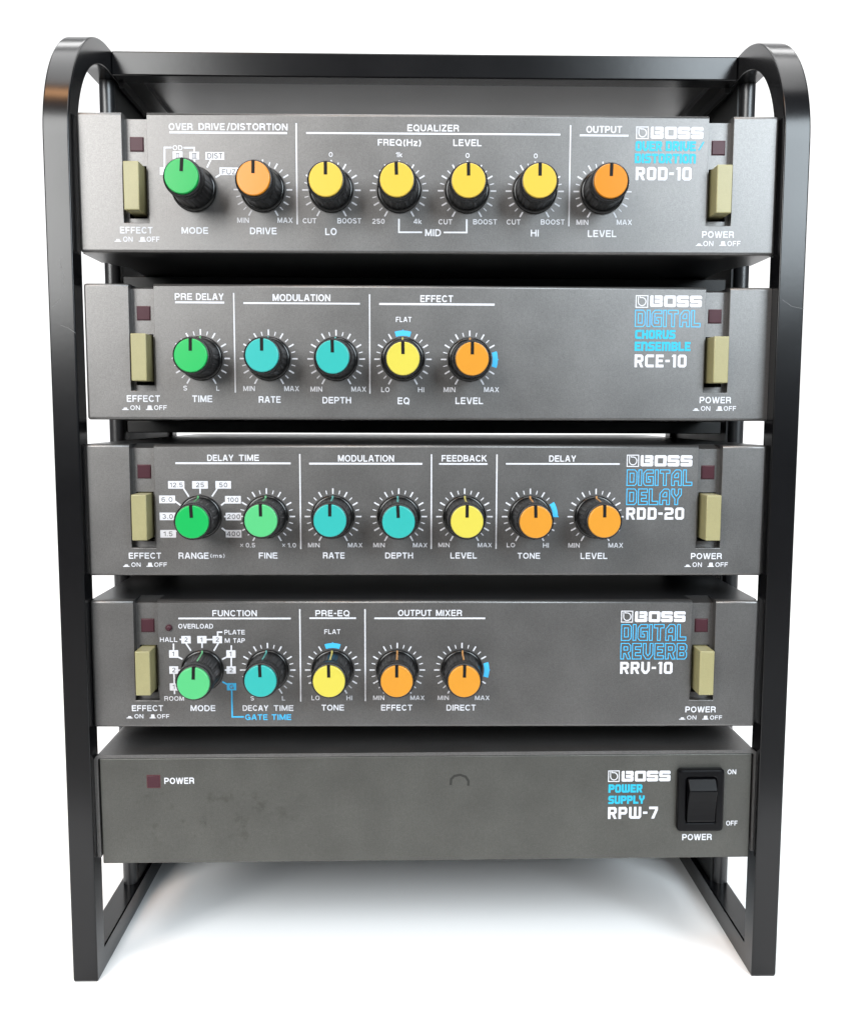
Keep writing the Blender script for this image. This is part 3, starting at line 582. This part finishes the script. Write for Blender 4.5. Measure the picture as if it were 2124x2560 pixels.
X0 = [-0.091995, 1.085009, -0.242292, -0.750722]; Z0 = [-0.0, -52.102508, -102.253969, -152.937077]; YO = [0.272077, 0.228555, -0.529262, 0.028629]; TY = [-0.004568, 0.012373, -0.001038, -0.006782]
GROUP = 'slim grey effects units stacked in the rack'
LABEL = ['grey overdrive effects unit with seven knobs, four of them yellow, topmost in the rack',
         'grey chorus effects unit with five knobs and a bare right half, second from top',
         'grey delay effects unit with seven knobs and boxed millisecond numbers, third from top',
         'grey reverb effects unit with five knobs, directly above the plain power supply']
NAMES = ['overdrive_unit', 'chorus_unit', 'delay_unit', 'reverb_unit']
KN = [
 [('deep_green',-72.84,-23.31,4,1.22),('orange',-52.38,-22.98,1,''),('yellow',-30.93,-23.22,0,''),('yellow',-9.86,-23.19,-2,''),('yellow',11.51,-23.3,-1,''),('yellow',32.72,-23.23,0,''),('orange',53.93,-23.2,1,'')],
 [('green',-73.17,-23.03,1,''),('turquoise',-51.84,-22.89,0,''),('turquoise',-30.62,-23.33,-1,''),('lemon',-9.38,-23.72,-1,''),('pale_orange',11.57,-23.72,0,'')],
 [('green',-71.90,-23.11,-3,1.145),('pale_green',-51.36,-22.92,-1,''),('turquoise',-30.26,-22.9,0,''),('turquoise',-9.23,-23.31,-3,''),('lemon',11.81,-23.21,0,''),('pale_orange',33.0,-23.26,-2,''),('pale_orange',54.19,-23.11,-1,'')],
 [('pale_green',-72.21,-22.97,2,1.145),('turquoise',-51.79,-22.8,-2,''),('lemon',-30.41,-22.94,-1,''),('pale_orange',-9.22,-22.95,0,''),('pale_orange',11.92,-22.97,1,'')]]
KW = [['mode','drive','low','mid frequency','mid level','high','output level'],['pre delay time','modulation rate','modulation depth','tone','effect level'],
      ['range','fine','modulation rate','modulation depth','feedback level','tone','delay level'],['mode','decay time','tone','effect','direct']]
for u in range(4):
    root = empty(NAMES[u], (X0[u], YO[u], Z0[u]+FLOOR), (0, 0, TY[u]), label=LABEL[u], category='effects unit', group=GROUP)
    unit_shell(root); print_panel(u, root)
    for k, (c_, cx, cz, tn, ln) in enumerate(KN[u]):
        make_knob(root, k, c_, cx, cz, tn, ln or 1.0, '%s capped %s knob' % (c_.replace('_', ' '), KW[u][k]))
        if k or u == 1: ticks(root, k, skip={(1,3): (-15,0,15), (3,2): (-15,0,15), (1,4): (75,90,105), (3,4): (75,90,105), (2,5): (60,75,90)}.get((u, k), ()))
    if u == 1: blue_arc(root, 3, -17, 17, 0); blue_arc(root, 4, 73, 107, 90)
    if u == 2: blue_arc(root, 5, 58, 91, 90)
    if u == 3:
        blue_arc(root, 2, -17, 17, 0); blue_arc(root, 4, 73, 107, 90)
        bm = bmesh.new(); lathe(bm, [(1.1,0),(1.1,-.35),(.98,-.75),(.7,-1.05),(.35,-1.2)], 28)
        obj('overload_lamp', bm, M['lens'], root, (-83.55, 0, -8.97), label='small round dark red overload lamp')

# ------------------------------------------------------------------ power supply
ps = empty('power_supply_unit', (0, 0, -204.0+FLOOR), (0, -math.radians(0.25), 0), label='plain stained grey power supply with a black rocker switch, bottom of the rack', category='power supply')
ps.rotation_euler = (0, math.radians(-0.25), 0)
obj('front_panel', bx(-108.05, 108.0, 0.0, 1.6, -37.3, -1.25, bev=.35, seg=3), M['worn'], ps)
bm = bmesh.new()
def cover_prof(o, r, n=5):
    xo = 109.75-o; top = .1-o
    pr = [(-xo, -35.0)] + [(-xo+r-r*math.cos(math.radians(90*i/n)), top-r+r*math.sin(math.radians(90*i/n))) for i in range(n+1)]
    return pr + [(-x, z) for x, z in pr[::-1]]
oo, ii = cover_prof(0, 1.9), cover_prof(1.2, .7)
for (y0, y1) in ((-.15, 165),):
    ring = oo + ii[::-1]
    a_ = [bm.verts.new((x, y0, z)) for x, z in ring]; b_ = [bm.verts.new((x, y1, z)) for x, z in ring]
    n_ = len(ring)
    for i in range(n_): bm.faces.new((a_[i], b_[i], b_[(i+1) % n_], a_[(i+1) % n_]))
    h_ = n_//2
    for i in range(h_-1):
        bm.faces.new((a_[i], a_[i+1], a_[n_-2-i], a_[n_-1-i])); bm.faces.new((b_[i], b_[n_-1-i], b_[n_-2-i], b_[i+1]))
bmesh.ops.recalc_face_normals(bm, faces=bm.faces)
obj('top_cover', bm, M['panel'], ps)
obj('chassis', bx(-107.0, 107.0, 1.6, 164, -37.0, -1.3), M['case'], ps)
lamp = obj('indicator_lamp', bx(-92.5, -88.5, .35, 1.2, -11.1, -7.1, bev=.2), M['lens'], ps)
lamp.location.y = -.55*MM
bm = bmesh.new()
for q in ((-92.75,-88.25,-7.1,-6.85),(-92.75,-88.25,-11.35,-11.1),(-92.75,-92.5,-11.1,-7.1),(-88.5,-88.25,-11.1,-7.1)): box_bm(bm, q[0], q[1], -.06, .2, q[2], q[3])
rm = obj('lamp_rim', bm, M['rim'], lamp); rm.location.y = .55*MM
# rocker switch: rounded bezel, recessed well, tilted rocker
def rrect(x0, x1, z0, z1, r, n=5):
    pts = []
    for cx, cz, a in ((x1-r, z1-r, 0), (x0+r, z1-r, 90), (x0+r, z0+r, 180), (x1-r, z0+r, 270)):
        pts += [(cx+r*math.cos(math.radians(a+90*i/n)), cz+r*math.sin(math.radians(a+90*i/n))) for i in range(n+1)]
    return pts
def ring_loft(bm, loops):
    vs = [[bm.verts.new((x, y, z)) for x, z in pts] for pts, y in loops]
    for j in range(len(vs)-1):
        n = len(vs[j])
        for i in range(n):
            f = bm.faces.new((vs[j][i], vs[j][(i+1) % n], vs[j+1][(i+1) % n], vs[j+1][i])); f.smooth = False
    return vs
bm = bmesh.new()
ob = (83.0, 98.45, -27.3, -5.85); ib = (85.75, 95.75, -24.2, -8.6)
def inset(b, d, r): return rrect(b[0]+d, b[1]-d, b[2]+d, b[3]-d, r)
vs = ring_loft(bm, [(inset(ob, 0, 1.3), 0), (inset(ob, 0, 1.3), -1.5), (inset(ob, .25, 1.1), -1.95), (inset(ob, .7, .9), -2.1), (inset(ib, -.5, 1.0), -2.1), (inset(ib, -.1, .8), -1.95), (inset(ib, 0, .8), -1.6), (inset(ib, 0, .8), -.1)])
bm.faces.new(vs[-1][::-1])
bmesh.ops.recalc_face_normals(bm, faces=bm.faces)
for f in bm.faces: f.smooth = False
sw = obj('rocker_switch', bm, M['rocker'], ps, label='black rocker switch pressed to off')
bm = bmesh.new()
# rocker side profile (y,z): upper half stands proud, sweeping curve down to the pressed lower half
prof = [(-.1,-8.95),(-1.9,-8.95),(-2.5,-9.05),(-4.7,-12.1),(-4.75,-12.5),(-4.3,-14.0),(-3.6,-16.3),(-3.1,-18.8),(-2.8,-21.2),(-2.7,-23.1),(-2.45,-23.7),(-1.8,-23.9),(-.1,-23.9)]
prism(bm, prof, 86.05, 95.45, 'x')
es = [e for e in bm.edges if abs(e.verts[0].co.x-e.verts[1].co.x) < 1e-4]
bmesh.ops.bevel(bm, geom=es, offset=.35, segments=3, profile=.5, affect='EDGES')
obj('rocker', bm, M['rocker'], sw)
print_panel(4, ps)
bm = bmesh.new(); strip(bm, [(7.6,-11.2),(7.75,-9.2),(8.8,-8.1),(10.8,-7.75),(12.6,-8.4),(13.5,-9.9),(13.45,-11.5)], .80, -.02); obj('tape_residue', bm, M['wear'], ps)

# ------------------------------------------------------------------ the rack
rack = empty('equipment_rack', (0, 60, 0), label='black tubular steel tabletop rack with rounded top corners holding five grey units', category='rack')
def rk(name, bm, mt_, parent=None, **k):
    if parent is None: return obj(name, bm, mt_, rack, (0, -60, FLOOR), **k)
    return obj(name, bm, mt_, parent, **k)
T_ = 8.2; ZT, ZB, YF, YB, RO = 33.2, -281.3, -3.7, 124.0, 41.5
def loop_path():
    pts = []   # (y, z) outer corner line and matching inner line
    n = 28
    o, i = [], []
    def arc(cy, cz, ro, ri, a0, a1, m):
        for q in range(m+1):
            a = math.radians(a0+(a1-a0)*q/m)
            o.append((cy+ro*math.cos(a), cz+ro*math.sin(a))); i.append((cy+ri*math.cos(a), cz+ri*math.sin(a)))
    # front bottom corner (tight), up the front leg, arch, top rail, rear arch, down, rear bottom corner
    o.append((YF+.5, ZB)); i.append((YF+T_, ZB+T_))
    o.append((YF, ZB+.9)); i.append((YF+T_, ZB+T_+.01))
    arc(YF+RO, ZT-RO, RO, RO-T_, 180, 90, n)
    arc(YB-RO, ZT-RO, RO, RO-T_, 90, 0, n)
    o.append((YB, ZB+.9)); i.append((YB-T_, ZB+T_+.01))
    o.append((YB-.5, ZB)); i.append((YB-T_, ZB+T_))
    return o, i
def side_frame(x0, x1):
    bm = bmesh.new(); o, i = loop_path(); n = len(o)
    VO = [[bm.verts.new((x, *p)) for p in o] for x in (x0, x1)]
    VI = [[bm.verts.new((x, *p)) for p in i] for x in (x0, x1)]
    for j in range(n):
        k = (j+1) % n
        bm.faces.new((VO[0][j], VO[0][k], VO[1][k], VO[1][j]))
        bm.faces.new((VI[0][j], VI[1][j], VI[1][k], VI[0][k]))
        for s_ in (0, 1): bm.faces.new((VO[s_][j], VI[s_][j], VI[s_][k], VO[s_][k]))
    bmesh.ops.recalc_face_normals(bm, faces=bm.faces)
    es = []
    for s_ in (0, 1):
        for V_ in (VO, VI):
            for j in range(n): es.append(bm.edges.get((V_[s_][j], V_[s_][(j+1) % n])))
    bmesh.ops.bevel(bm, geom=[e for e in es if e], offset=.55, segments=3, profile=.5, affect='EDGES', clamp_overlap=True)
    for f in bm.faces: f.smooth = True
    me_mod = bm
    return me_mod
XL, XR = (-117.9, -109.75), (109.3, 117.6)
fl = rk('side_frame', side_frame(*XL), M['frame'], label='left tubular side loop')
fr = rk('side_frame', side_frame(*XR), M['frame'], label='right tubular side loop')
for f_ in (fl, fr):
    wn = f_.modifiers.new('weighted', 'WEIGHTED_NORMAL'); wn.weight = 100; wn.keep_sharp = False
for i_, st in enumerate(SCR):
    bm = bmesh.new(); strip(bm, st, .09, -3.73); rk('paint_scratch', bm, M['scratch'], fl if i_ < 3 else fr)
for x, y, xi in ((-113.8, 49.5, 0), (115.0, 47.5, 1)):
    bm = bmesh.new()
    n = 28; r = 2.75
    for f_ in (0,):
        a_ = [bm.verts.new((x+r*math.cos(2*math.pi*i/n), y+r*math.sin(2*math.pi*i/n), ZB+T_-.2)) for i in range(n)]
        b_ = [bm.verts.new((v.co.x, v.co.y, ZT-T_+.2)) for v in a_]
        for i in range(n):
            f = bm.faces.new((a_[i], a_[(i+1) % n], b_[(i+1) % n], b_[i])); f.smooth = True
    rk('middle_post', bm, M['post'])
# side sheets behind the middle posts
rk('side_sheet', bx(-111.9, -110.9, 49.5, 116.0, ZB+T_, ZT-T_), M['sheet'])
rk('side_sheet', bx(111.4, 112.4, 47.5, 116.0, ZB+T_, ZT-T_), M['sheet'])
rk('front_crossbar', bx(-109.75, 109.3, 42.0, 50.0, 24.8, 33.0, bev=.5, seg=3), M['frame'])
rk('unseen_rear_bar', bx(-109.75, 109.3, 116.2, 123.8, 24.8, 33.0, bev=.5, seg=3), M['frame'])
rk('unseen_rear_bar', bx(-109.75, 109.3, 116.2, 123.8, -281.0, -243.0, bev=.5, seg=3), M['frame'], label='unseen tall rear panel added at floor level to block light')  # hidden panel added to keep rear light off the floor under the units
bm = bmesh.new(); box_bm(bm, -102.0, 103.5, 50.0, 116.2, 28.2, 29.4)
rk('top_plate', bm, M['plate'])
for a, b in ((-109.75, -102.0), (103.5, 109.3)):
    bm = bmesh.new(); box_bm(bm, a, b, 50.0, 116.2, 26.2, 29.4); rk('plate_flange', bm, M['sheet'])
    bm = bmesh.new(); c = a if a < 0 else b-1.6; box_bm(bm, c, c+1.6, 50.2, 116.0, 23.2, 26.2); rk('plate_flange', bm, M['sheet'])
for z in (Z0[0], Z0[1], Z0[2], Z0[3]):
    bm = bmesh.new(); box_bm(bm, -110.0, 110.0, 49.0, 116.0, z-H-5.0, z-H-.6, bev=.3); rk('shelf', bm, M['sheet'])
bm = bmesh.new(); box_bm(bm, -110.0, 110.0, 49.0, 116.0, -204-37.3-3.0, -204-37.3-.6); rk('shelf', bm, M['sheet'])

# ------------------------------------------------------------------ floor and backdrop
bm = bmesh.new()
bm.faces.new([bm.verts.new(p) for p in ((-7000,-4000,-1),(7000,-4000,-1),(7000,2600,-1),(-7000,2600,-1))])
obj('added_ground', bm, M['ground'], kind='structure')  # unseen darker ground, added so less light bounces up onto the panels
bm = bmesh.new()
bm.faces.new([bm.verts.new(p) for p in ((-7000,-150,0),(7000,-150,0),(7000,1400,0),(-7000,1400,0))])
obj('floor', bm, M['floor'], kind='structure')
bm = bmesh.new(); n = 16; prev = None
pts = [(1400, 0)] + [(1400+700*math.sin(math.radians(90*i/n)), 700-700*math.cos(math.radians(90*i/n))) for i in range(1, n+1)] + [(2100, 4500)]
rows = [[bm.verts.new((x, y, z)) for x in (-7000, 7000)] for y, z in pts]
for a_, b_ in zip(rows, rows[1:]): bm.faces.new((a_[0], a_[1], b_[1], b_[0])).smooth = True
obj('backdrop', bm, M['floor'], kind='structure')
